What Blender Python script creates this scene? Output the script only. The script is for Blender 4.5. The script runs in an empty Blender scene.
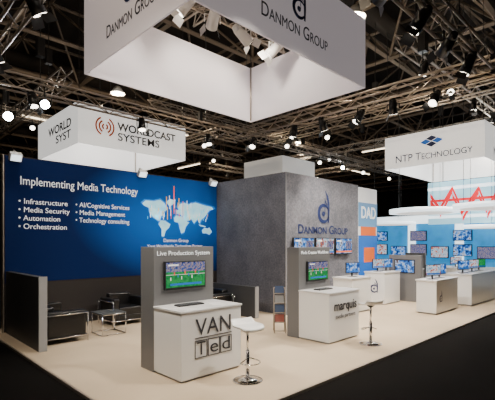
import bpy, bmesh, math, random
from mathutils import Vector, Matrix
random.seed(4)
S=bpy.context.scene
COL=S.collection
H=1.95
# ---------------------------------------------------------------- materials
def mat(name,c,rough=.6,metal=0,emi=0,ec=None,bump=0,bscale=50,var=0,vscale=3):
    m=bpy.data.materials.new(name); m.use_nodes=True
    nt=m.node_tree; b=nt.nodes['Principled BSDF']
    b.inputs['Base Color'].default_value=(*c,1)
    b.inputs['Roughness'].default_value=rough
    b.inputs['Metallic'].default_value=metal
    if emi:
        b.inputs['Emission Color'].default_value=(*(ec or c),1)
        b.inputs['Emission Strength'].default_value=emi
    if var or bump:
        tc=nt.nodes.new('ShaderNodeTexCoord')
        if var:
            n=nt.nodes.new('ShaderNodeTexNoise'); n.inputs['Scale'].default_value=vscale; n.inputs['Detail'].default_value=6
            nt.links.new(tc.outputs['Object'],n.inputs['Vector'])
            r=nt.nodes.new('ShaderNodeValToRGB')
            r.color_ramp.elements[0].position=.3; r.color_ramp.elements[1].position=.7
            r.color_ramp.elements[0].color=(*[x*(1-var) for x in c],1)
            r.color_ramp.elements[1].color=(*[min(1,x*(1+var)) for x in c],1)
            nt.links.new(n.outputs['Fac'],r.inputs[0]); nt.links.new(r.outputs[0],b.inputs['Base Color'])
        if bump:
            n2=nt.nodes.new('ShaderNodeTexNoise'); n2.inputs['Scale'].default_value=bscale
            nt.links.new(tc.outputs['Object'],n2.inputs['Vector'])
            bp=nt.nodes.new('ShaderNodeBump'); bp.inputs['Strength'].default_value=bump
            nt.links.new(n2.outputs['Fac'],bp.inputs['Height']); nt.links.new(bp.outputs[0],b.inputs['Normal'])
    return m
def screenmat(name,cols,scale=6,emi=1.2):
    m=bpy.data.materials.new(name); m.use_nodes=True; nt=m.node_tree; b=nt.nodes['Principled BSDF']
    tc=nt.nodes.new('ShaderNodeTexCoord'); v=nt.nodes.new('ShaderNodeTexNoise'); v.inputs['Scale'].default_value=scale; v.inputs['Detail'].default_value=3
    r=nt.nodes.new('ShaderNodeValToRGB'); cr=r.color_ramp; cr.interpolation='EASE'
    while len(cr.elements)<len(cols): cr.elements.new(.5)
    for i,c in enumerate(cols):
        cr.elements[i].position=.3+.4*i/(len(cols)-1); cr.elements[i].color=(*c,1)
    nt.links.new(tc.outputs['Object'],v.inputs['Vector'])
    nt.links.new(v.outputs['Fac'],r.inputs[0]); nt.links.new(r.outputs[0],b.inputs['Emission Color'])
    b.inputs['Emission Strength'].default_value=emi; b.inputs['Base Color'].default_value=(.01,.01,.01,1)
    b.inputs['Roughness'].default_value=.2
    return m
WHITE=mat('white_laminate',(.8,.8,.8),.25)
GREYTOP=mat('grey_laminate_top',(.7,.7,.71),.22)
GREY=mat('grey_tower_laminate',(.15,.15,.155),.4)
LGREY=mat('mid_grey_panel',(.3,.3,.31),.5)
DGREY=mat('dark_grey_panel',(.05,.052,.058),.5)
DWALL=mat('dark_lounge_wall',(.016,.012,.012),.6)
BLACK=mat('black_plastic',(.012,.012,.013),.35)
LEATHER=mat('black_leather',(.006,.006,.007),.3,bump=.1,bscale=60)
CHROME=mat('chrome',(.8,.8,.82),.12,1)
ALU=mat('aluminium_truss',(.42,.36,.3),.35,.6)
STEEL=mat('roof_steel',(.16,.12,.085),.7)
FABRIC=mat('sign_fabric_glow',(.78,.73,.75),.8,emi=.2,ec=(1,.9,.96))  # emission stands in for light coming through the fabric
FABRIC2=mat('sign_fabric_strong_glow',(.8,.8,.8),.8,emi=.7,ec=(1,.98,.94))  # stronger emission added so the white reads as backlit
FABRIC3=mat('sign_fabric_plain_glow',(.8,.8,.8),.8,emi=.2,ec=(1,.98,.94))  # unlettered sign, backlight again put in as emission
NAVY=mat('navy_print',(.008,.02,.10),.6)
TXTW=mat('white_print',(.85,.88,.9),.6,emi=.4,ec=(.9,.95,1))
TXTD=mat('dark_print',(.03,.03,.04),.6)
TXTG=mat('grey_print',(.07,.07,.08),.6)
ORANGE=mat('orange_print',(.8,.14,.01),.6)
RED=mat('red_print',(.7,.005,.015),.6,emi=.6,ec=(1,.0,.02))
LAMP=mat('lamp_lens',(1,1,1),.3,emi=9,ec=(1,.9,.75))
LAMPB=mat('lamp_lens_cool',(1,1,1),.3,emi=80,ec=(.88,.94,1))
WBODY=mat('lamp_housing_white',(.75,.73,.7),.4)
TUBE=mat('warm_tube',(1,.9,.7),.3,emi=4.5,ec=(1,.8,.55))
CARPET=mat('beige_carpet',(.53,.42,.295),.95,bump=.25,bscale=300,var=.05,vscale=1.2)
BCARPET=mat('black_carpet',(.003,.0022,.0018),1.0,bump=.3,bscale=250,var=.2,vscale=2)
BCARPET.node_tree.nodes['Principled BSDF'].inputs['Specular IOR Level'].default_value=.12
HALL=mat('hall_dark_wall',(.014,.011,.009),.9,var=.3,vscale=.4)
# stone-look print: large clouds x fine speckle
CONC=bpy.data.materials.new('stone_print'); CONC.use_nodes=True; nt=CONC.node_tree; bs=nt.nodes['Principled BSDF']; bs.inputs['Roughness'].default_value=.7
tc=nt.nodes.new('ShaderNodeTexCoord'); n1=nt.nodes.new('ShaderNodeTexNoise'); n1.inputs['Scale'].default_value=1.3; n1.inputs['Detail'].default_value=8; n1.inputs['Roughness'].default_value=.7
n2=nt.nodes.new('ShaderNodeTexNoise'); n2.inputs['Scale'].default_value=22; n2.inputs['Detail'].default_value=5
r1=nt.nodes.new('ShaderNodeValToRGB'); r1.color_ramp.elements[0].position=.32; r1.color_ramp.elements[1].position=.68; r1.color_ramp.elements[0].color=(.115,.118,.145,1); r1.color_ramp.elements[1].color=(.235,.235,.27,1)
r2=nt.nodes.new('ShaderNodeValToRGB'); r2.color_ramp.elements[0].position=.38; r2.color_ramp.elements[1].position=.62; r2.color_ramp.elements[0].color=(.6,.6,.6,1); r2.color_ramp.elements[1].color=(1,1,1,1)
mx=nt.nodes.new('ShaderNodeMixRGB'); mx.blend_type='MULTIPLY'; mx.inputs[0].default_value=.8
nt.links.new(tc.outputs['Object'],n1.inputs['Vector']); nt.links.new(tc.outputs['Object'],n2.inputs['Vector'])
nt.links.new(n1.outputs['Fac'],r1.inputs[0]); nt.links.new(n2.outputs['Fac'],r2.inputs[0]); nt.links.new(r1.outputs[0],mx.inputs[1]); nt.links.new(r2.outputs[0],mx.inputs[2]); nt.links.new(mx.outputs[0],bs.inputs['Base Color'])
LITW=mat('lit_white_panel',(.85,.88,.9),.5,emi=1.9,ec=(.8,.93,1))
LITC=mat('lit_cyan_panel',(.04,.3,.55),.5,emi=.55,ec=(.02,.35,.9),var=.5,vscale=1.2)
WPANEL=mat('white_panel',(.8,.8,.8),.5,emi=.25,ec=(.9,.95,1))
BLUEG=mat('blue_graphic',(.01,.10,.4),.5,emi=.25,ec=(.01,.22,.9))
SCR_G=screenmat('screen_football',[(.005,.12,.03),(.01,.22,.05),(.02,.3,.07),(.01,.2,.05),(.01,.16,.04)],9,1.1)
SCR_D=screenmat('screen_crowd',[(.01,.02,.1),(.05,.1,.35),(.4,.3,.3),(.02,.05,.2)],28,1.0)
SCR_B=screenmat('screen_news',[(.0,.01,.05),(.01,.06,.3),(.05,.25,.7),(.5,.6,.8),(.1,.03,.02)],9,1.2)
SCR_W=screenmat('screen_ui',[(.02,.1,.3),(.3,.45,.6),(.6,.7,.8),(.6,.12,.04),(.05,.1,.2)],9,1.1)

# ---------------------------------------------------------------- mesh builder
class B:
    def __init__(s): s.bm=bmesh.new(); s.mats=[]
    def mi(s,m):
        if m not in s.mats: s.mats.append(m)
        return s.mats.index(m)
    def _paint(s,vs,m,smooth=False):
        i=s.mi(m); fs=set()
        for v in vs:
            for f in v.link_faces: fs.add(f)
        for f in fs: f.material_index=i; f.smooth=smooth
    def box(s,x0,x1,y0,y1,z0,z1,m,bev=0,M=None,seg=2):
        r=bmesh.ops.create_cube(s.bm,size=1); vs=r['verts']
        for v in vs:
            v.co=Vector(((x0+x1)/2+v.co.x*(x1-x0),(y0+y1)/2+v.co.y*(y1-y0),(z0+z1)/2+v.co.z*(z1-z0)))
            if M: v.co=M@v.co
        s._paint(vs,m)
        if bev:
            es=set(e for v in vs for e in v.link_edges)
            r=bmesh.ops.bevel(s.bm,geom=list(es),offset=bev,segments=seg,affect='EDGES',profile=.6)
            i=s.mi(m)
            for f in r['faces']: f.material_index=i; f.smooth=True
    def cyl(s,p,q,r1,m,r2=None,n=16,M=None):
        p=Vector(p);q=Vector(q)
        if M: p=M@p;q=M@q
        d=q-p
        r=bmesh.ops.create_cone(s.bm,cap_ends=True,segments=n,radius1=r1,radius2=r1 if r2 is None else r2,depth=d.length)
        R=d.to_track_quat('Z','Y').to_matrix().to_4x4(); T=Matrix.Translation((p+q)/2)@R
        for v in r['verts']: v.co=T@v.co
        s._paint(r['verts'],m)
        if n>6:
            for v in r['verts']:
                for f in v.link_faces:
                    if len(f.verts)==4: f.smooth=True
    def tube(s,pts,r,m,n=8,M=None):
        for a,b in zip(pts[:-1],pts[1:]): s.cyl(a,b,r,m,n=n,M=M)
        for a in pts[1:-1]:
            a=Vector(a); a=M@a if M else a
            q=bmesh.ops.create_uvsphere(s.bm,u_segments=8,v_segments=6,radius=r,matrix=Matrix.Translation(a)); s._paint(q['verts'],m,True)
    def poly(s,pts,m):
        vs=[s.bm.verts.new(p) for p in pts]; f=s.bm.faces.new(vs); f.material_index=s.mi(m)
        if len(pts)>4: bmesh.ops.triangulate(s.bm,faces=[f])
    def done(s,name):
        s.bm.verts.index_update()
        xs=[v.co for v in s.bm.verts]
        lo=Vector([min(c[i] for c in xs) for i in range(3)]); hi=Vector([max(c[i] for c in xs) for i in range(3)])
        o=Vector(((lo.x+hi.x)/2,(lo.y+hi.y)/2,lo.z))
        for v in s.bm.verts: v.co-=o
        me=bpy.data.meshes.new(name); s.bm.to_mesh(me); s.bm.free()
        for m in s.mats: me.materials.append(m)
        ob=bpy.data.objects.new(name,me); ob.location=o; COL.objects.link(ob); return ob
def child(c,p):
    c.parent=p; c.matrix_parent_inverse=Matrix.Translation(-p.location)
def text(body,x,y,z,size,m,parent,face='v',width=None,align='CENTER',bold=0,caps=False,name='lettering'):
    cu=bpy.data.curves.new(name,'FONT'); cu.body=body; cu.size=size; cu.align_x=align; cu.align_y='CENTER'; cu.offset=bold; cu.extrude=.002
    if caps:
        cu.small_caps_scale=.78
        for i,ch in enumerate(body):
            if ch.islower(): cu.body_format[i].use_small_caps=True
    cu.materials.append(m)
    o=bpy.data.objects.new(name,cu); COL.objects.link(o); o.location=(x,y,z)
    o.rotation_euler=(math.pi/2,0,0 if face=='v' else -math.pi/2)
    bpy.context.view_layer.update()
    if width: o.scale.x=width/max(o.dimensions.x,.01)
    child(o,parent); return o
def logo(cx,cy,cz,h,m,parent,face='v'):
    """letter-d ring with tall curved stem and an inner note, flat mesh"""
    b=B(); n=30
    def P(a,c):
        return (cx+a,cy,cz+c) if face=='v' else (cx,cy-a,cz+c)
    R=h*.29; ox=-.05*h; oz=-h*.2
    def arc(ra,rb,a0,a1,ox,oz,th=None):
        for i in range(n):
            t0=a0+(a1-a0)*i/n; t1=a0+(a1-a0)*(i+1)/n
            f=lambda t:(math.sin(max(0,min(1,(t-a0)/(a1-a0)))*math.pi)**.6 if th else 1)
            r0=rb-(rb-ra)*max(.12,abs(f(t0))); r1=rb-(rb-ra)*max(.12,abs(f(t1)))
            b.poly([P(ox+r0*math.cos(t0),oz+r0*math.sin(t0)),P(ox+rb*math.cos(t0),oz+rb*math.sin(t0)),P(ox+rb*math.cos(t1),oz+rb*math.sin(t1)),P(ox+r1*math.cos(t1),oz+r1*math.sin(t1))],m)
    arc(R*.58,R,.35,2*math.pi-.1,ox,oz,True)
    arc(R*.02,R*.26,0,2*math.pi,ox,oz-.01*h)
    x0=ox+R*.86; pts=[(x0,-.46*h,.035),(x0+.01*h,-.1*h,.05),(x0,.15*h,.05),(x0-.06*h,.34*h,.045),(x0-.17*h,.48*h,.012)]
    for (a,za,wa),(c,zc,wc) in zip(pts[:-1],pts[1:]):
        b.poly([P(a-wa*h,za),P(a+wa*h,za),P(c+wc*h,zc),P(c-wc*h,zc)],m)
    x1=ox+R*.2; b.poly([P(x1,oz),P(x1+.025*h,oz),P(x1+.025*h,.26*h),P(x1,.26*h)],m); b.poly([P(x1,.26*h),P(x1,.16*h),P(x1+.13*h,.03*h),P(x1+.13*h,.08*h)],m)
    o=b.done('logo_mark'); child(o,parent); return o

# ---------------------------------------------------------------- hall shell
def shell(name,x0,x1,y0,y1,z0,z1,m):
    b=B(); b.box(x0,x1,y0,y1,z0,z1,m); return b.done(name)
shell('floor',-14,62,-14,62,-.3,-.02,BCARPET)
CEI=mat('ceiling_dark',(.026,.02,.015),.9,var=.4,vscale=.3)
shell('ceiling',-14,62,-14,62,13.2,13.4,CEI)
shell('wall_back',-14,62,62,62.3,-.3,13.4,HALL)
shell('wall_right',62,62.3,-14,62,-.3,13.4,HALL)
shell('wall_left',-14.3,-14,-14,62,-.3,13.4,HALL)
shell('wall_front',-14,62,-14.3,-14,-.3,13.4,HALL)
# booth platform
b=B(); b.box(2.15,19.5,3.35,10.4,-.02,.0195,CARPET); b.box(2.13,19.5,3.32,3.35,-.02,.0195,ALU); b.box(2.12,2.15,3.32,10.4,-.02,.0195,ALU)
b.done('floor_platform')
# roof space frame
b=B(); st=4
N0,N1=-8,60
def bar(p,q,r,m=STEEL): b.cyl(p,q,r,m,n=4)
xs=list(range(N0,N1,st))
zl,zu=9.6,12.0
for x in xs:
    bar((x,N0,zl),(x,N1,zl),.09); bar((x+2,N0,zu),(x+2,N1,zu),.08)
    bar((N0,x,zl),(N1,x,zl),.09); bar((N0,x+2,zu),(N1,x+2,zu),.08)
for x in xs:
    for y in xs:
        for dx in (-2,2):
            for dy in (-2,2):
                bar((x,y,zl),(x+dx,y+dy,zu),.05)
for x in xs[::2]:
    for y in (N0,N1-1): bar((x,y,zu),(x,y,13.3),.1)
b.done('roof_space_frame')
b=B()
for y in (8,22,36): b.cyl((-10,y,10.9),(58,y,10.9),.35,CEI,n=14)
b.done('ventilation_duct')
def tubelamp(x0,y0,x1,y1,z):
    b=B(); b.cyl((x0,y0,z),(x1,y1,z),.05,TUBE,n=8); b.cyl((x0,y0,z+.08),(x1,y1,z+.08),.07,WBODY,n=8)
    for t in (.1,.9): b.cyl((x0+(x1-x0)*t,y0+(y1-y0)*t,z),(x0+(x1-x0)*t,y0+(y1-y0)*t,9.6),.012,BLACK,n=5)
    b.done('tube_light')
tubelamp(6,22,9,22,8.2); tubelamp(2,20,4,20,7.6); tubelamp(12,20,14.5,20,8.4); tubelamp(14,30,18,30,8.6); tubelamp(24,18,24,21,8.2); tubelamp(26,12,26,15,8.4); tubelamp(20,26,20,29,8.3); tubelamp(32,20,36,20,8.6)

# ---------------------------------------------------------------- trusses
def truss(name,p,q,w=.29,hang=True,m=ALU):
    p=Vector(p);q=Vector(q); d=(q-p); L=d.length; d.normalize(); s=d.cross(Vector((0,0,1))).normalized()*w/2; u=Vector((0,0,w/2))
    b=B(); cs=[s+u,-s+u,-s-u,s-u]
    for c in cs: b.cyl(p+c,q+c,.026,m,n=6)
    n=max(2,int(L/.42))
    for i in range(n+1):
        a=p+d*L*i/n
        for k in range(4):
            c0=cs[k];c1=cs[(k+1)%4]
            if i<n:
                e=p+d*L*(i+1)/n
                if (i+k)%2: b.cyl(a+c0,e+c1,.012,m,n=4)
                else: b.cyl(a+c1,e+c0,.012,m,n=4)
    if hang:
        k=max(2,int(L/4)+1)
        for i in range(k):
            a=p+d*L*(i+.3)/(k-.4); b.cyl(a+u,(a.x,a.y,9.6),.012,BLACK,n=5); b.box(a.x-.08,a.x+.08,a.y-.08,a.y+.08,a.z+.7,a.z+1.1,BLACK)
    return b.done(name)
ZT=5.35
truss('lighting_truss',(1.6,9.6,ZT),(9.0,9.6,ZT))
truss('lighting_truss',(8.8,2.3,ZT),(8.8,9.4,ZT))
truss('lighting_truss',(1.6,2.4,ZT+.02),(8.6,2.4,ZT+.02))
truss('lighting_truss',(1.7,2.6,ZT),(1.7,9.4,ZT))
truss('lighting_truss',(9.0,4.2,6.6),(22,4.2,6.6))
truss('lighting_truss',(13,2.0,6.4),(13,12,6.4))
truss('lighting_truss',(10,11.5,6.2),(24,11.5,6.2))
truss('lighting_truss',(3,17,6.8),(16,17,6.8))
truss('lighting_truss',(19,2,7.0),(19,16,7.0))
truss('lighting_truss',(11,13,6.6),(11,24,6.6))
truss('lighting_truss',(9.5,16,8.2),(30,16,8.2))
truss('lighting_truss',(4,10.8,6.3),(4,18,6.3))
truss('lighting_truss',(22,9,6.6),(22,26,6.6)); truss('lighting_truss',(16,20,6.8),(30,20,6.8))

def aim(o,t):
    o.rotation_euler=(Vector(t)-o.location).to_track_quat('-Z','Y').to_euler()
def spot(x,y,z,target,power=0,ang=80,lens=LAMP,body=BLACK,s=1.0,col=(1,.92,.80),up=.25,show=False):
    p=Vector((x,y,z)); d=(Vector(target)-p).normalized(); b=B()
    side=d.cross(Vector((0,0,1))).normalized()*.13*s
    b.cyl(p-d*.22*s,p+d*.08*s,.08*s,body,r2=.1*s,n=16)
    b.cyl(p-d*.30*s,p-d*.22*s,.05*s,body,r2=.08*s,n=12)
    b.cyl(p+d*(.078 if show or not power else .07)*s,p+d*.084*s,.09*s,lens,n=16)
    if not show:
        for sg_ in (-1,1):
            q=p+d*.09*s+side.normalized()*sg_*.1*s
            w=Vector((0,0,1)).cross(d).normalized(); upv=d.cross(w).normalized()
            a=q+upv*.09*s; c=q-upv*.09*s; e=d*.12*s+side.normalized()*sg_*.06*s
            b.poly([a,c,c+e,a+e],body)
    top=p+Vector((0,0,up))
    b.tube([p+side,p+side+Vector((0,0,up*.6)),p-side+Vector((0,0,up*.6)),p-side],.012,body,n=6)
    b.cyl(p+Vector((0,0,up*.6)),top+Vector((0,0,.05)),.02,body,n=8)
    ob=b.done('stage_spotlight')
    if power:
        l=bpy.data.lights.new('spot_beam','SPOT'); l.energy=power*1.5; l.spot_size=math.radians(ang); l.spot_blend=.8; l.shadow_soft_size=.07; l.color=col
        o=bpy.data.objects.new('spot_beam',l); COL.objects.link(o); o.location=p+d*.12*s; aim(o,target); child(o,ob)
    return ob
zs=ZT-.4
for x,tx in ((2.8,3.2),(5.4,5.0),(7.6,7.0)):
    spot(x,9.45,zs,(tx,8.2,0),35,100)
for x,t,p,a in ((2.2,(3.4,9.9,2.8),300,55),(3.6,(5.6,9.9,2.6),330,50),(5.6,(3.8,4.9,.6),480,75),(6.6,(10,7.05,2.3),560,50),(7.6,(7.1,4.4,.6),460,70),(4.6,(7.3,9.9,2.7),380,44)):
    spot(x,2.4,zs,t,p,a)
for y,t,p in ((3.4,(5.2,4.0,0),460),(5.2,(6.0,6.5,0),400),(7.2,(7.8,7.4,0),70),(8.8,(6,7.5,0),90),(4.3,(10.5,4.8,0),500),(6.2,(11,6,0),440)):
    spot(8.8,y,zs,t,p,90)
for y,t,p in ((3.6,(4,4.6,.5),420),(5.6,(5.0,6.2,0),300),(7.6,(4.6,8.0,0),60)):
    spot(1.7,y,zs,t,p,80)
for x,t in ((10.2,(10.4,6,1)),(12,(12.3,5.2,.5)),(14,(14,4.6,.5)),(16,(15.5,5.5,0)),(18,(19,6.5,2))):
    spot(x,4.2,6.2,t,560,90)
for x,y,z in ((13,9,6.0),(13,11,6.0),(13,3,6.0),(19,5,6.6),(19,9,6.6),(19,13,6.6),(11,14,6.2),(16,11.5,5.8),(20,11.5,5.8),(23,11.5,5.8),(5,17,6.4),(9,17,6.4),(14,17,6.4),(22,16,6.2),(22,22,6.2),(26,20,6.4),(20,20,6.4),(12,4.2,6.2),(21,4.2,6.2)):
    spot(x,y,z,(x*.6+1,y*.6-1,2),0,lens=LAMP,show=True)
spot(3.0,9.35,zs,(1.4,3,2.2),0,lens=LAMPB,show=True); spot(2.4,9.75,zs-.3,(.6,3,2.2),0,lens=LAMPB,up=.5,show=True)
spot(17,4.2,6.2,(2,1.5,2),0,lens=LAMPB,show=True); spot(11,18,6.2,(6,9,2),0,lens=LAMPB,show=True); spot(18,11.5,5.8,(8,4,2),0,lens=LAMPB,show=True)

# ---------------------------------------------------------------- hanging signs
def ringsign(name,x0,x1,y0,y1,z0,z1,m,top=9.6,t=.03):
    b=B()
    b.box(x0,x1,y0,y0+t,z0,z1,m); b.box(x0,x1,y1-t,y1,z0,z1,m)
    b.box(x0,x0+t,y0+t,y1-t,z0,z1,m); b.box(x1-t,x1,y0+t,y1-t,z0,z1,m)
    for x in (x0+.06,x1-.06):
        for y in (y0+.06,y1-.06):
            b.cyl((x,y,z0+.03),(x,y,z1),.02,ALU,n=8); b.cyl((x,y,z1),(x,y,top),.01,BLACK,n=5)
    return b.done(name)
A=(3.08,7.40,4.2,7.47,5.06,6.44)
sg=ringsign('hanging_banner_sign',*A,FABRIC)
text('Danmon Group',3.075,5.75,5.47,.30,TXTD,sg,'u',width=1.6,caps=True)
logo(3.072,5.75,5.99,.62,NAVY,sg,'u')
text('Danmon Group',5.22,4.193,5.45,.31,TXTD,sg,'v',width=1.7,caps=True)
logo(5.3,4.192,5.92,.60,NAVY,sg,'v')
truss('banner_truss',(3.3,6.1,6.55),(7.3,6.1,6.55))
truss('banner_truss',(5.3,4.4,6.9),(5.3,7.3,6.9))
for x,y,t in ((4.3,6.1,(3.3,7.4,4.6)),(5.0,6.1,(5.6,7.4,5.4)),(5.9,6.1,(7.4,6,5.4)),(6.7,6.1,(6.2,7.4,5.2))):
    spot(x,y,6.2,t,60,120,body=WBODY,s=1.2)
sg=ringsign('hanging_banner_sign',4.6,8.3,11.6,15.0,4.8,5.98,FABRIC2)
text('WORLDCAST',5.8,11.592,5.48,.33,TXTG,sg,'v',width=2.1,bold=.008,align='LEFT')
text('SYSTEMS',5.8,11.592,5.17,.33,TXTG,sg,'v',width=1.45,bold=.004,align='LEFT')
text('WORLD',4.592,13.0,5.48,.36,TXTG,sg,'u',width=1.9,bold=.008)
text('SYST',4.592,12.7,5.15,.34,TXTG,sg,'u',width=1.2,bold=.004)
b=B()
for k,(r0,r1) in enumerate(((.05,.1),(.15,.2),(.25,.3))):
    for i in range(12):
        for s0 in (0,math.pi):
            a0=s0-1.1+2.2*i/12;a1=s0-1.1+2.2*(i+1)/12
            b.poly([(5.4+r0*math.cos(a0),11.59,5.4+r0*math.sin(a0)),(5.4+r1*math.cos(a0),11.59,5.4+r1*math.sin(a0)),(5.4+r1*math.cos(a1),11.59,5.4+r1*math.sin(a1)),(5.4+r0*math.cos(a1),11.59,5.4+r0*math.sin(a1))],ORANGE)
child(b.done('logo_mark'),sg)
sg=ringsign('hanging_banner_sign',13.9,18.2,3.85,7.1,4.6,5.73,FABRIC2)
text('NTP Technology',13.892,5.45,4.9,.36,NAVY,sg,'u',width=2.5,caps=True)
b=B()
for dy,dz in ((0,.2),(0,-.0),(.2,.1),(-.2,.1)):
    c=(13.89,5.45-dy,5.26+dz); b.poly([(c[0],c[1]+.18,c[2]),(c[0],c[1],c[2]+.09),(c[0],c[1]-.18,c[2]),(c[0],c[1],c[2]-.09)],BLUEG if dy else NAVY)
child(b.done('logo_mark'),sg)
text('NTP Technology',16.2,3.842,4.9,.36,NAVY,sg,'v',width=2.8,caps=True)
sg=ringsign('hanging_banner_sign',13.9,16.3,12,14.5,5.0,5.9,FABRIC3)
for (x,y,z,p) in ((6.4,13.3,5.6,120),(16,5.5,5.3,120),(15.1,13.2,5.7,50)):
    l=bpy.data.lights.new('inner_lamp','POINT'); l.energy=p; l.shadow_soft_size=.12; l.color=(1,.95,.9)
    b=B(); b.cyl((x,y,z+.14),(x,y,9.6),.012,BLACK,n=5); b.cyl((x,y,z+.14),(x,y,z+.3),.12,WBODY,r2=.05,n=12)
    ob=b.done('banner_pendant_lamp'); o=bpy.data.objects.new('bulb',l); COL.objects.link(o); o.location=(x,y,z); child(o,ob)

# ---------------------------------------------------------------- booth walls
BW=3.85
m=bpy.data.materials.new('blue_world_print'); m.use_nodes=True; nt=m.node_tree; bs=nt.nodes['Principled BSDF']; bs.inputs['Roughness'].default_value=.8; bs.inputs['Specular IOR Level'].default_value=.15
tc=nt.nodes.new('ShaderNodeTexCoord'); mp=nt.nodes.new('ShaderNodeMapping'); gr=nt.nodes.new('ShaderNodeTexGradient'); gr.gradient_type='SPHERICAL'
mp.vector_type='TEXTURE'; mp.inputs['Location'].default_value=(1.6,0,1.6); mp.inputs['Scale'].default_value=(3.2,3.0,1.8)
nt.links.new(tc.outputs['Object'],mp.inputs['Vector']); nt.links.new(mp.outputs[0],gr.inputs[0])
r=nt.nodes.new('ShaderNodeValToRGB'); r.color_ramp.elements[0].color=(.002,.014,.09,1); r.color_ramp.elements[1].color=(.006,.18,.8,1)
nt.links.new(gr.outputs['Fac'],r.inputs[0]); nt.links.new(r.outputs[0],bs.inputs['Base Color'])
b=B(); b.box(2.35,8.29,9.9,10.0,.02,BW,DWALL); b.box(2.33,2.35,9.88,10.0,.02,BW,ALU); wb=b.done('wall_back_booth')
b=B(); b.box(2.37,8.28,9.885,9.899,1.08,BW-.02,m); wp=b.done('wall_graphic_print'); child(wp,wb)
YW=9.878
text('Implementing Media Technology',2.65,YW,3.32,.27,TXTW,wb,width=2.85,align='LEFT')
L=[('Infrastructure',.95),('Media Security',1.0),('Automation',.78),('Orchestration',.93)]
for i,(t,w) in enumerate(L): text('• '+t,2.62,YW,2.87-i*.185,.165,TXTW,wb,width=w+.1,align='LEFT')
L=[('AI/Cognitive Services',1.3),('Media Management',1.18),('Technology consulting',1.3)]
for i,(t,w) in enumerate(L): text('• '+t,3.86,YW,2.87-i*.185,.165,TXTW,wb,width=w+.1,align='LEFT')
text('Danmon Group',6.75,YW,2.02,.14,TXTW,wb,width=.85); text('Your Worldwide Technology Partner',6.75,YW,1.86,.12,TXTW,wb,width=1.9)
MAPM=mat('map_print_glow',(.35,.7,.95),.7,emi=.7,ec=(.35,.75,1),var=.6,vscale=4)  # printed map, emission added to brighten it
GLOW=mat('map_glow_print',(.02,.25,.8),.7,emi=.2,ec=(.02,.35,1))
conts=[
[(.02,.82),(.06,.9),(.16,.9),(.24,.95),(.30,.86),(.27,.78),(.33,.72),(.29,.64),(.25,.6),(.24,.53),(.21,.56),(.17,.54),(.19,.47),(.24,.42),(.22,.41),(.15,.5),(.11,.6),(.10,.72),(.05,.76)],
[(.24,.42),(.30,.42),(.37,.33),(.35,.24),(.31,.16),(.29,.02),(.26,.02),(.26,.2),(.22,.32)],
[(.32,.9),(.36,.98),(.44,.97),(.41,.86),(.36,.8)],
[(.45,.62),(.45,.70),(.49,.73),(.47,.78),(.50,.88),(.56,.92),(.62,.88),(.72,.95),(.84,.9),(.97,.86),(.99,.8),(.92,.76),(.88,.66),(.85,.56),(.80,.48),(.78,.38),(.75,.5),(.70,.38),(.66,.5),(.62,.45),(.58,.44),(.57,.56),(.52,.6),(.49,.60)],
[(.45,.57),(.56,.54),(.60,.42),(.63,.40),(.58,.28),(.56,.14),(.52,.1),(.49,.28),(.49,.38),(.43,.40),(.42,.50)],
[(.82,.2),(.86,.27),(.90,.25),(.93,.28),(.97,.16),(.93,.08),(.88,.12),(.83,.12)],
[(.77,.36),(.82,.34),(.88,.31),(.86,.29),(.79,.31)]]
b=B()
for c in conts:
    P=[(5.6+x*2.55,YW,2.12+z*1.10) for x,z in c]; b.poly(P,MAPM)
    cx=sum(p[0] for p in P)/len(P); cz=sum(p[2] for p in P)/len(P)
    b.poly([(cx+(p[0]-cx)*1.12,YW+.003,cz+(p[2]-cz)*1.14) for p in P],GLOW)
child(b.done('world_map'),wb)
b=B()
cols=[mat('spike_red',(.8,.08,.01),.5,emi=.7),mat('spike_yellow',(.9,.5,.05),.5,emi=.8),mat('spike_white',(.8,.9,1),.5,emi=.8),mat('spike_cyan',(.1,.6,.9),.5,emi=.5)]
for i in range(60):
    u=5.8+random.random()*2.1; h=.08+.75*math.exp(-((u-6.75)/.35)**2)*random.random()
    z=2.6+random.random()*.4; b.box(u,u+.018,YW-.004,YW-.002,z,z+h,cols[(i%3) if abs(u-6.75)<.3 else 1+i%3])
child(b.done('data_spikes'),wb)
b=B(); b.box(8.3,11.95,7.05,10.2,.02,BW,CONC); b.box(8.292,8.308,7.042,7.058,.02,BW,LGREY); sc=b.done('wall_storage_room')
logo(10.05,7.04,3.02,1.0,NAVY,sc,'v')
text('Danmon Group',10.05,7.04,2.33,.36,NAVY,sc,width=2.5,caps=True,bold=.004)
b=B(); b.box(11.97,13.2,7.05,7.2,.02,3.8,WPANEL); b.box(11.97,13.2,7.035,7.05,.02,2.2,BLUEG); b.box(12.1,13.1,7.03,7.036,2.2,2.5,ORANGE); b.box(12.3,13.0,7.028,7.036,1.3,1.8,ORANGE)
b.box(11.97,13.2,7.04,7.05,2.5,3.3,mat('pale_blue_print',(.12,.3,.55),.5,emi=.15))
gw=b.done('wall_product_graphic'); text('DAD',12.6,7.03,2.95,.55,TXTW,gw,width=.95,bold=.01)
b=B(); b.box(2.38,2.5,7.7,9.88,.02,1.34,DGREY); b.box(2.37,2.51,7.69,7.71,.02,1.35,LGREY); b.done('lounge_partition')
b=B(); b.box(7.4,7.5,7.3,9.88,.02,.82,DGREY); b.box(7.39,7.51,7.29,7.31,.02,.83,LGREY); b.done('lounge_partition')
for x in (2.55,5.6,8.05):
    b=B(); M=Matrix.Translation((x,9.75,BW+.02))@Matrix.Rotation(math.radians(35),4,'X')
    b.box(-.12,.12,-.06,.06,-.16,.02,WBODY,.015,M); b.box(-.10,.10,-.066,-.06,-.14,0,LITW,0,M); b.tube([(x,9.93,BW-.04),(x,9.93,BW+.12),(x,9.78,BW+.06)],.018,WBODY)
    b.done('wall_flood_light')

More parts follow.
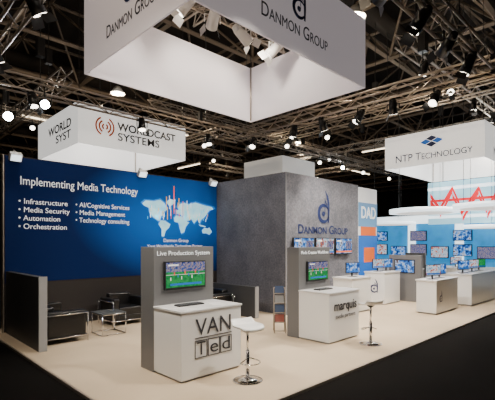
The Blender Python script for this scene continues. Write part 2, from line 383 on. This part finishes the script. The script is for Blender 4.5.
# ---------------------------------------------------------------- demo counters with tower
def monitor(b,x0,x1,z0,z1,y,scr,t=.05):
    b.box(x0,x1,y-t,y,z0,z1,BLACK,.008)
    a0,a1,c0,c1=x0+.02,x1-.02,z0+.035,z1-.02; w=a1-a0; h=c1-c0; f=y-t
    b.box(a0,a1,f-.003,f+.002,c0,c1,scr)
    if scr is SCR_G:
        b.box(a0,a1,f-.005,f,c0+h*.62,c1,SCR_D); b.box(a0+.05*w,a0+.3*w,f-.007,f,c0+h*.86,c0+h*.93,WPANEL)
        b.box(a0+.1*w,a0+.9*w,f-.007,f,c0+h*.08,c0+h*.16,BLUEG)
        for i in range(9):
            px=a0+w*(.1+.09*i); pz=c0+h*(.28+.3*((i*37)%10)/10); b.box(px,px+.014,f-.006,f,pz,pz+.05,(WPANEL,RED,BLUEG)[i%3])
        b.box(a0,a1,f-.005,f,c0+h*.5,c0+h*.515,WPANEL)
    else:
        b.box(a0,a1,f-.005,f,c0+h*.06,c0+h*.17,BLUEG if scr is SCR_W else ORANGE); b.box(a0+w*.6,a0+w*.95,f-.005,f,c0+h*.3,c0+h*.85,SCR_D); b.box(a0+.05*w,a0+.3*w,f-.006,f,c0+h*.8,c0+h*.9,WPANEL)
def counter(x0,x1,y0,y1,zt,tower=None,th=1.89,td=.38):
    b=B(); b.box(x0+.03,x1-.03,y0+.03,y1,.02,.08,LGREY); b.box(x0,x1,y0,y1,.05,zt-.03,WHITE,.006); b.box(x0-.015,x1+.015,y0-.015,y1,zt-.03,zt,GREYTOP,.004)
    if tower:
        b.box(x0,x1+.02,y1,y1+td,.02,th,GREY,.005)
        monitor(b,*tower[:4],y1,tower[4]); 
    return b
b=counter(3.23,4.35,4.61,5.31,1.01,(3.39,4.17,1.23,1.67,SCR_G))
vc=b.done('demo_counter')
text('Live Production System',3.78,5.30,1.79,.10,TXTW,vc,width=1.0)
text('VAN',3.81,4.60,.745,.34,TXTD,vc,width=.66)
b=B()
for x,ch in ((3.46,'T'),(3.695,'e'),(3.93,'d')):
    for p in ((x,x+.22,.32,.33),(x,x+.22,.56,.57),(x,x+.009,.32,.57),(x+.211,x+.22,.32,.57)): b.box(p[0],p[1],4.602,4.609,p[2],p[3],TXTD)
    text(ch,x+.11,4.60,.445,.27,TXTD,vc,width=.15)
b.box(3.46,4.15,4.602,4.609,.60,.61,TXTD); child(b.done('logo_mark'),vc)
def keyboard(x,y,z):
    b=B(); b.box(x,x+.45,y,y+.16,z,z+.02,BLACK,.005)
    for i in range(4):
        for j in range(12): b.box(x+.015+j*.035,x+.042+j*.035,y+.012+i*.036,y+.038+i*.036,z+.02,z+.026,DGREY)
    b.done('keyboard')
keyboard(3.45,4.95,1.0105); keyboard(6.7,4.8,1.0005)
b=B()
for i,(x,y,a) in enumerate(((3.4,4.78,.2),(4.05,4.85,-.3))): b.box(-.105,.105,-.15,.15,1.0105,1.014,WHITE,M=Matrix.Translation((x,y,0))@Matrix.Rotation(a,4,'Z'))
b.done('paper_sheets')
b=counter(6.49,7.56,4.44,5.17,1.0,(6.73,7.44,1.15,1.57,SCR_G),1.86,.31); mc=b.done('demo_counter')
text('Media Creation Workflows',7.03,5.16,1.75,.10,TXTW,mc,width=.95)
text('marquis',7.05,4.43,.72,.26,TXTD,mc,width=.8,bold=.004); text('media partners',7.05,4.43,.52,.12,TXTG,mc,width=.7)
for x0,x1,s in ((8.5,9.4,SCR_B),(9.5,10.4,SCR_W),(10.5,11.4,SCR_B)):
    b=B(); monitor(b,x0,x1,1.6,2.1,7.0,s,.06); b.box(x0+.3,x1-.3,7.0,7.048,1.75,1.95,BLACK); b.done('wall_television')
b=B(); b.box(11.85,12.9,6.07,6.75,.06,1.0,WHITE,.006); b.box(11.83,12.92,6.05,6.77,1.0,1.04,GREYTOP,.005); b.box(11.88,12.87,6.1,6.72,.02,.07,LGREY)
rc=b.done('reception_counter'); logo(11.84,6.4,.6,.45,NAVY,rc,'u')
def deskmon(x,y,z,a,s,w=.5):
    M=Matrix.Translation((x,y,z))@Matrix.Rotation(a,4,'Z'); b=B()
    b.box(-.12,.12,-.09,.09,0.001,.015,BLACK,.004,M); b.box(-.02,.02,.0,.03,.01,.2,BLACK,0,M)
    b.box(-w/2,w/2,-.03,0,.1,.1+w*.6,BLACK,.006,M); b.box(-w/2+.015,w/2-.015,-.034,-.03,.12,.085+w*.6,s,0,M); b.box(-w/2+.03,w/2-.03,-.036,-.03,.13,.17,BLUEG,0,M); b.done('desktop_monitor')
deskmon(12.15,6.45,1.04,-.3,SCR_W); deskmon(12.62,6.4,1.04,-.3,SCR_B)
def plaincounter(x0,x1,y0,y1,zt,name='display_counter',side=WHITE):
    b=B(); b.box(x0,x1,y0,y1,.06,zt-.04,side,.006); b.box(x0+.03,x1-.03,y0+.03,y1-.03,.02,.07,LGREY); b.box(x0-.02,x1+.02,y0-.02,y1+.02,zt-.04,zt,GREYTOP,.005); return b.done(name)
c=plaincounter(11.2,12.8,4.26,4.8,.95); logo(11.5,4.25,.5,.32,NAVY,c)
plaincounter(13.5,16.0,4.1,4.8,1.0); plaincounter(13.6,14.6,6.0,6.7,1.05,side=LGREY); plaincounter(9.7,10.7,5.9,6.5,1.0); plaincounter(16.6,18.4,5.4,6.2,1.0)
deskmon(11.55,4.5,.95,-.5,SCR_W); deskmon(12.2,4.55,.95,-.3,SCR_B); deskmon(14,4.5,1.0,-.4,SCR_B); deskmon(14.9,4.5,1.0,-.4,SCR_W)
deskmon(14.1,6.3,1.05,-.6,SCR_B); deskmon(10.2,6.2,1.0,-.3,SCR_B); deskmon(17.2,5.8,1,-.6,SCR_W); deskmon(15.6,4.5,1,-.5,SCR_G)
for (x,y0,y1) in ((13.2,5.5,6.6),(16.2,6.6,7.4)):
    b=B(); b.box(x,x+.12,y0,y1,.02,1.55,GREY,.005); b.box(x-.01,x,y0+.2,y1-.2,.95,1.4,BLACK); b.box(x-.014,x-.01,y0+.23,y1-.23,.98,1.37,SCR_B); b.done('display_tower')

# ---------------------------------------------------------------- bar stools
def stool(x,y,rot):
    M=Matrix.Translation((x,y,.02))@Matrix.Rotation(rot,4,'Z'); b=B()
    b.cyl((0,0,0),(0,0,.012),.21,CHROME,n=40,M=M); b.cyl((0,0,.012),(0,0,.035),.2,CHROME,r2=.04,n=40,M=M)
    b.cyl((0,0,.03),(0,0,.42),.028,CHROME,n=18,M=M); b.cyl((0,0,.4),(0,0,.74),.018,CHROME,n=14,M=M); b.cyl((0,0,.7),(0,0,.755),.03,BLACK,r2=.1,n=18,M=M)
    pts=[(.02,.0,.33)]+[(.17*math.cos(a)+.03,.15*math.sin(a),.27) for a in [ -1.5+i*.3 for i in range(11)]]+[(.02,0,.33)]
    b.tube(pts,.009,CHROME,n=8,M=M)
    n=14; top=[];bot=[]
    for i in range(n+1):
        rt=[];rb=[]
        s=-1+2*i/n
        for j in range(n+1):
            t=-1+2*j/n
            px=s*math.sqrt(1-.35*t*t)*.20; py=t*math.sqrt(1-.3*s*s)*.21
            pz=.775+.01*t*t+ (.07*((-s-.45)/.55)**2 if s<-.45 else 0) - (.035*((s-.5)/.5)**2 if s>.5 else 0)
            rt.append(b.bm.verts.new(M@Vector((px,py,pz)))); rb.append(b.bm.verts.new(M@Vector((px*.95,py*.95,pz-.028))))
        top.append(rt);bot.append(rb)
    mi=b.mi(WHITE)
    def F(v):
        f=b.bm.faces.new(v); f.material_index=mi; f.smooth=True
    for i in range(n):
        for j in range(n):
            F([top[i][j],top[i+1][j],top[i+1][j+1],top[i][j+1]]); F([bot[i][j],bot[i][j+1],bot[i+1][j+1],bot[i+1][j]])
        F([top[i][0],bot[i][0],bot[i+1][0],top[i+1][0]]); F([top[i][n],top[i+1][n],bot[i+1][n],bot[i][n]])
        F([top[0][i],top[0][i+1],bot[0][i+1],bot[0][i]]); F([top[n][i],bot[n][i],bot[n][i+1],top[n][i+1]])
    b.done('bar_stool')
stool(3.99,4.09,math.radians(-100)); stool(7.12,3.93,math.radians(60))

# ---------------------------------------------------------------- lounge seating
def sofa(x,y,w,rot,name):
    M=Matrix.Translation((x,y,.02))@Matrix.Rotation(rot,4,'Z'); b=B(); h=w/2; n=max(1,round((w-.3)/.6))
    b.box(-h+.03,h-.03,-.36,.36,.10,.24,LEATHER,.02,M)
    sw=(w-.34)/n
    for i in range(n):
        b.box(-h+.17+i*sw+.005,-h+.17+(i+1)*sw-.005,-.37,.20,.24,.42,LEATHER,.035,M,3); b.box(-h+.17+i*sw+.005,-h+.17+(i+1)*sw-.005,.18,.36,.30,.70,LEATHER,.035,M,3)
    for s in (-1,1): b.box(min(s*h-s*.02,s*h-s*.17),max(s*h-s*.02,s*h-s*.17),-.37,.36,.14,.62,LEATHER,.03,M,3)
    r=.013
    for s in (-1,1):
        X=s*h
        b.tube([(X,-.39,0),(X,-.39,.56),(X,.39,.56),(X,.39,0)],r,CHROME,M=M); b.tube([(X,-.39,.12),(X,.39,.12)],r,CHROME,M=M)
    b.tube([(-h,-.39,.12),(h,-.39,.12)],r,CHROME,M=M); b.tube([(-h,.39,.12),(h,.39,.12)],r,CHROME,M=M); b.tube([(-h,.39,.56),(h,.39,.56)],r,CHROME,M=M)
    b.done(name)
sofa(2.98,8.75,1.5,math.radians(90),'leather_sofa')
sofa(4.75,9.2,.9,0,'leather_armchair')
sofa(5.9,9.2,.9,0,'leather_armchair')
sofa(6.85,8.6,1.3,math.radians(-90),'leather_sofa')
def ctable(x,y):
    b=B(); s=.27
    b.box(x-s,x+s,y-s,y+s,.47,.49,mat('table_glass',(.08,.09,.1),.08),.004)
    for a in (-1,1):
        b.tube([(x+a*s*.95,y-s*.95,.035),(x+a*s*.95,y-s*.95,.46),(x+a*s*.95,y+s*.95,.46),(x+a*s*.95,y+s*.95,.035),(x+a*s*.95,y-s*.95,.035)],.013,CHROME)
        b.tube([(x-s*.95,y+a*s*.95,.035),(x+s*.95,y+a*s*.95,.035)],.013,CHROME); b.tube([(x-s*.95,y+a*s*.95,.46),(x+s*.95,y+a*s*.95,.46)],.013,CHROME)
    b.done('coffee_table')
ctable(3.95,8.3)
# brochure rack
b=B(); x,y=6.62,5.80
M0=Matrix.Translation((x,y,.025))@Matrix.Rotation(math.radians(-45),4,'Z')
LEAF=mat('leaflet_blue',(.03,.06,.14),.5); LEAF2=mat('leaflet_grey',(.3,.3,.3),.5); LEAF3=mat('leaflet_red',(.25,.05,.03),.5)
for k in range(4):
    z=.22+k*.2; M=M0@Matrix.Translation((0,-.06+.04*k,z))@Matrix.Rotation(math.radians(-28),4,'X')
    b.box(-.115,.115,-.006,.006,0,.17,DGREY,0,M); b.box(-.115,.115,-.04,.0,-.006,.004,ALU,0,M)
    b.box(-.095,.095,-.02,-.008,.005,.18,(LEAF3,LEAF,LEAF2,LEAF)[k],0,M)
for s in (-1,1): b.tube([(s*.12,-.16,0.012),(s*.12,.12,.95),(s*.12,.14,0.012)],.01,ALU,M=M0)
b.tube([(-.12,.12,.95),(.12,.12,.95)],.01,ALU,M=M0); b.tube([(-.12,-.14,.06),(.12,-.14,.06)],.01,ALU,M=M0)
b.done('brochure_rack')

# ---------------------------------------------------------------- neighbouring booth on the right
b=B(); b.box(20,20.2,2,12.5,-.02,3.3,LITC); b.box(19.98,20.0,2,12.5,2.9,3.3,LITW); b.box(19.98,20,2,12.5,-.02,.9,WPANEL)
for y in (2.0,4.2,6.4,8.6,10.8): b.box(19.9,20.0,y,y+.35,-.02,3.0,LITW)
wn=b.done('wall_neighbour_booth')
b=B()
for i in range(9):
    y=3+i*1.0
    b.box(19.8,19.88,y,y+.8,1.25+.1*(i%2),1.8+.1*(i%2),BLACK); b.box(19.79,19.805,y+.03,y+.77,1.28+.1*(i%2),1.77+.1*(i%2),(SCR_B,SCR_W,SCR_D)[i%3])
    if i%2: b.box(19.8,19.88,y,y+.8,2.05,2.55,BLACK); b.box(19.79,19.805,y+.03,y+.77,2.08,2.52,(SCR_D,SCR_B)[i%4//2])
    if i%3==0: b.box(19.79,19.88,y+.1,y+.6,.5,1.1,ORANGE if i%2 else BLUEG)
o=b.done('display_screens'); child(o,wn)
b=B(); LEDM=mat('led_screen',(.4,.7,.85),.4,emi=.8,ec=(.35,.7,.9),var=.3,vscale=1); b.box(18,18.12,3.0,7.2,2.75,4.55,LEDM)
for z in (3.0,4.2): b.box(17.99,18.0,3.0,7.2,z,z+.12,LITW)
pts=[(7.1,4.0),(6.7,3.4),(6.2,4.25),(5.8,3.25),(5.2,4.15),(4.9,3.3),(4.4,4.25),(3.8,3.4),(3.3,4.1)]
for off in (0,.32):
    for (y0,z0),(y1,z1) in zip(pts[:-1],pts[1:]):
        z0b=z0-off; z1b=z1-off*.4; X=17.985-off*.01
        b.poly([(X,y0,z0b-.1),(X,y1,z1b-.1),(X,y1,z1b+.1),(X,y0,z0b+.1)],RED)
for z in (3.75,): b.box(17.97,17.975,3.2,7.1,z-.05,z+.05,RED)
for y in (3.6,6.6): b.cyl((18.06,y,4.55),(18.06,y,9.6),.015,BLACK,n=5)
b.done('led_video_screen')
def halo(x,y,z,r,h=.16):
    b=B(); n=48
    b.cyl((x,y,z),(x,y,z+h),r,LITW,n=n)
    b.cyl((x,y,z-.01),(x,y,z),r*.8,FABRIC2,n=n)
    for k in range(3):
        a=k*2.1; b.cyl((x+r*.7*math.cos(a),y+r*.7*math.sin(a),z+h),(x+r*.7*math.cos(a),y+r*.7*math.sin(a),9.6),.008,BLACK,n=5)
    b.done('hanging_disc_light')
halo(15.1,6.2,3.05,1.2,.14); halo(14.4,3.9,3.05,1.0,.14); halo(17.0,8.4,2.75,1.0,.12); halo(16.9,4.6,2.5,.8,.12)
def farbooth(x,y,w,d,h,m,hm):
    b=B(); b.box(x,x+w,y+d-.15,y+d,-.02,h,m); b.box(x+w-.15,x+w,y,y+d-.15,-.02,h,m); b.box(x,x+w-.15,y,y+.12,h-.6,h,hm); b.box(x,x+.12,y+.12,y+d-.15,h-.6,h,hm)
    b.box(x,x+.12,y,y+.12,-.02,h-.6,m); b.done('exhibition_stand')
farbooth(24,12,5,5,3.6,DGREY,LGREY); farbooth(20,22,6,5,3.5,DGREY,BLUEG); farbooth(30,20,6,6,4,LGREY,LITC); farbooth(24,2,5,5,3.8,BLUEG,LITW); farbooth(32,8,6,6,3.8,DGREY,LGREY)

# ---------------------------------------------------------------- world and camera
w=bpy.data.worlds.new('hall_ambient'); S.world=w; w.use_nodes=True
w.node_tree.nodes['Background'].inputs[0].default_value=(.5,.42,.36,1); w.node_tree.nodes['Background'].inputs[1].default_value=.05
for x,y in ((8,16),(20,16),(22,2),(32,12),(14,30),(32,30),(0,4),(10,6)):
    l=bpy.data.lights.new('hall_bulb','POINT'); l.energy=360; l.shadow_soft_size=.1; l.color=(1,.8,.56)
    b=B(); b.cyl((x,y,8.2),(x,y,8.5),.3,WBODY,r2=.1,n=14); b.cyl((x,y,8.5),(x,y,9.6),.02,BLACK,n=6); ob=b.done('high_bay_lamp')
    o=bpy.data.objects.new('bulb',l); COL.objects.link(o); o.location=(x,y,8.05); child(o,ob)
cam=bpy.data.cameras.new('camera'); co=bpy.data.objects.new('camera',cam); COL.objects.link(co)
co.location=(0,0,H); co.rotation_euler=(math.pi/2,0,-math.radians(44.27))
cam.sensor_width=36; cam.lens=407/495*36; cam.shift_y=43/495; cam.clip_end=200
S.camera=co
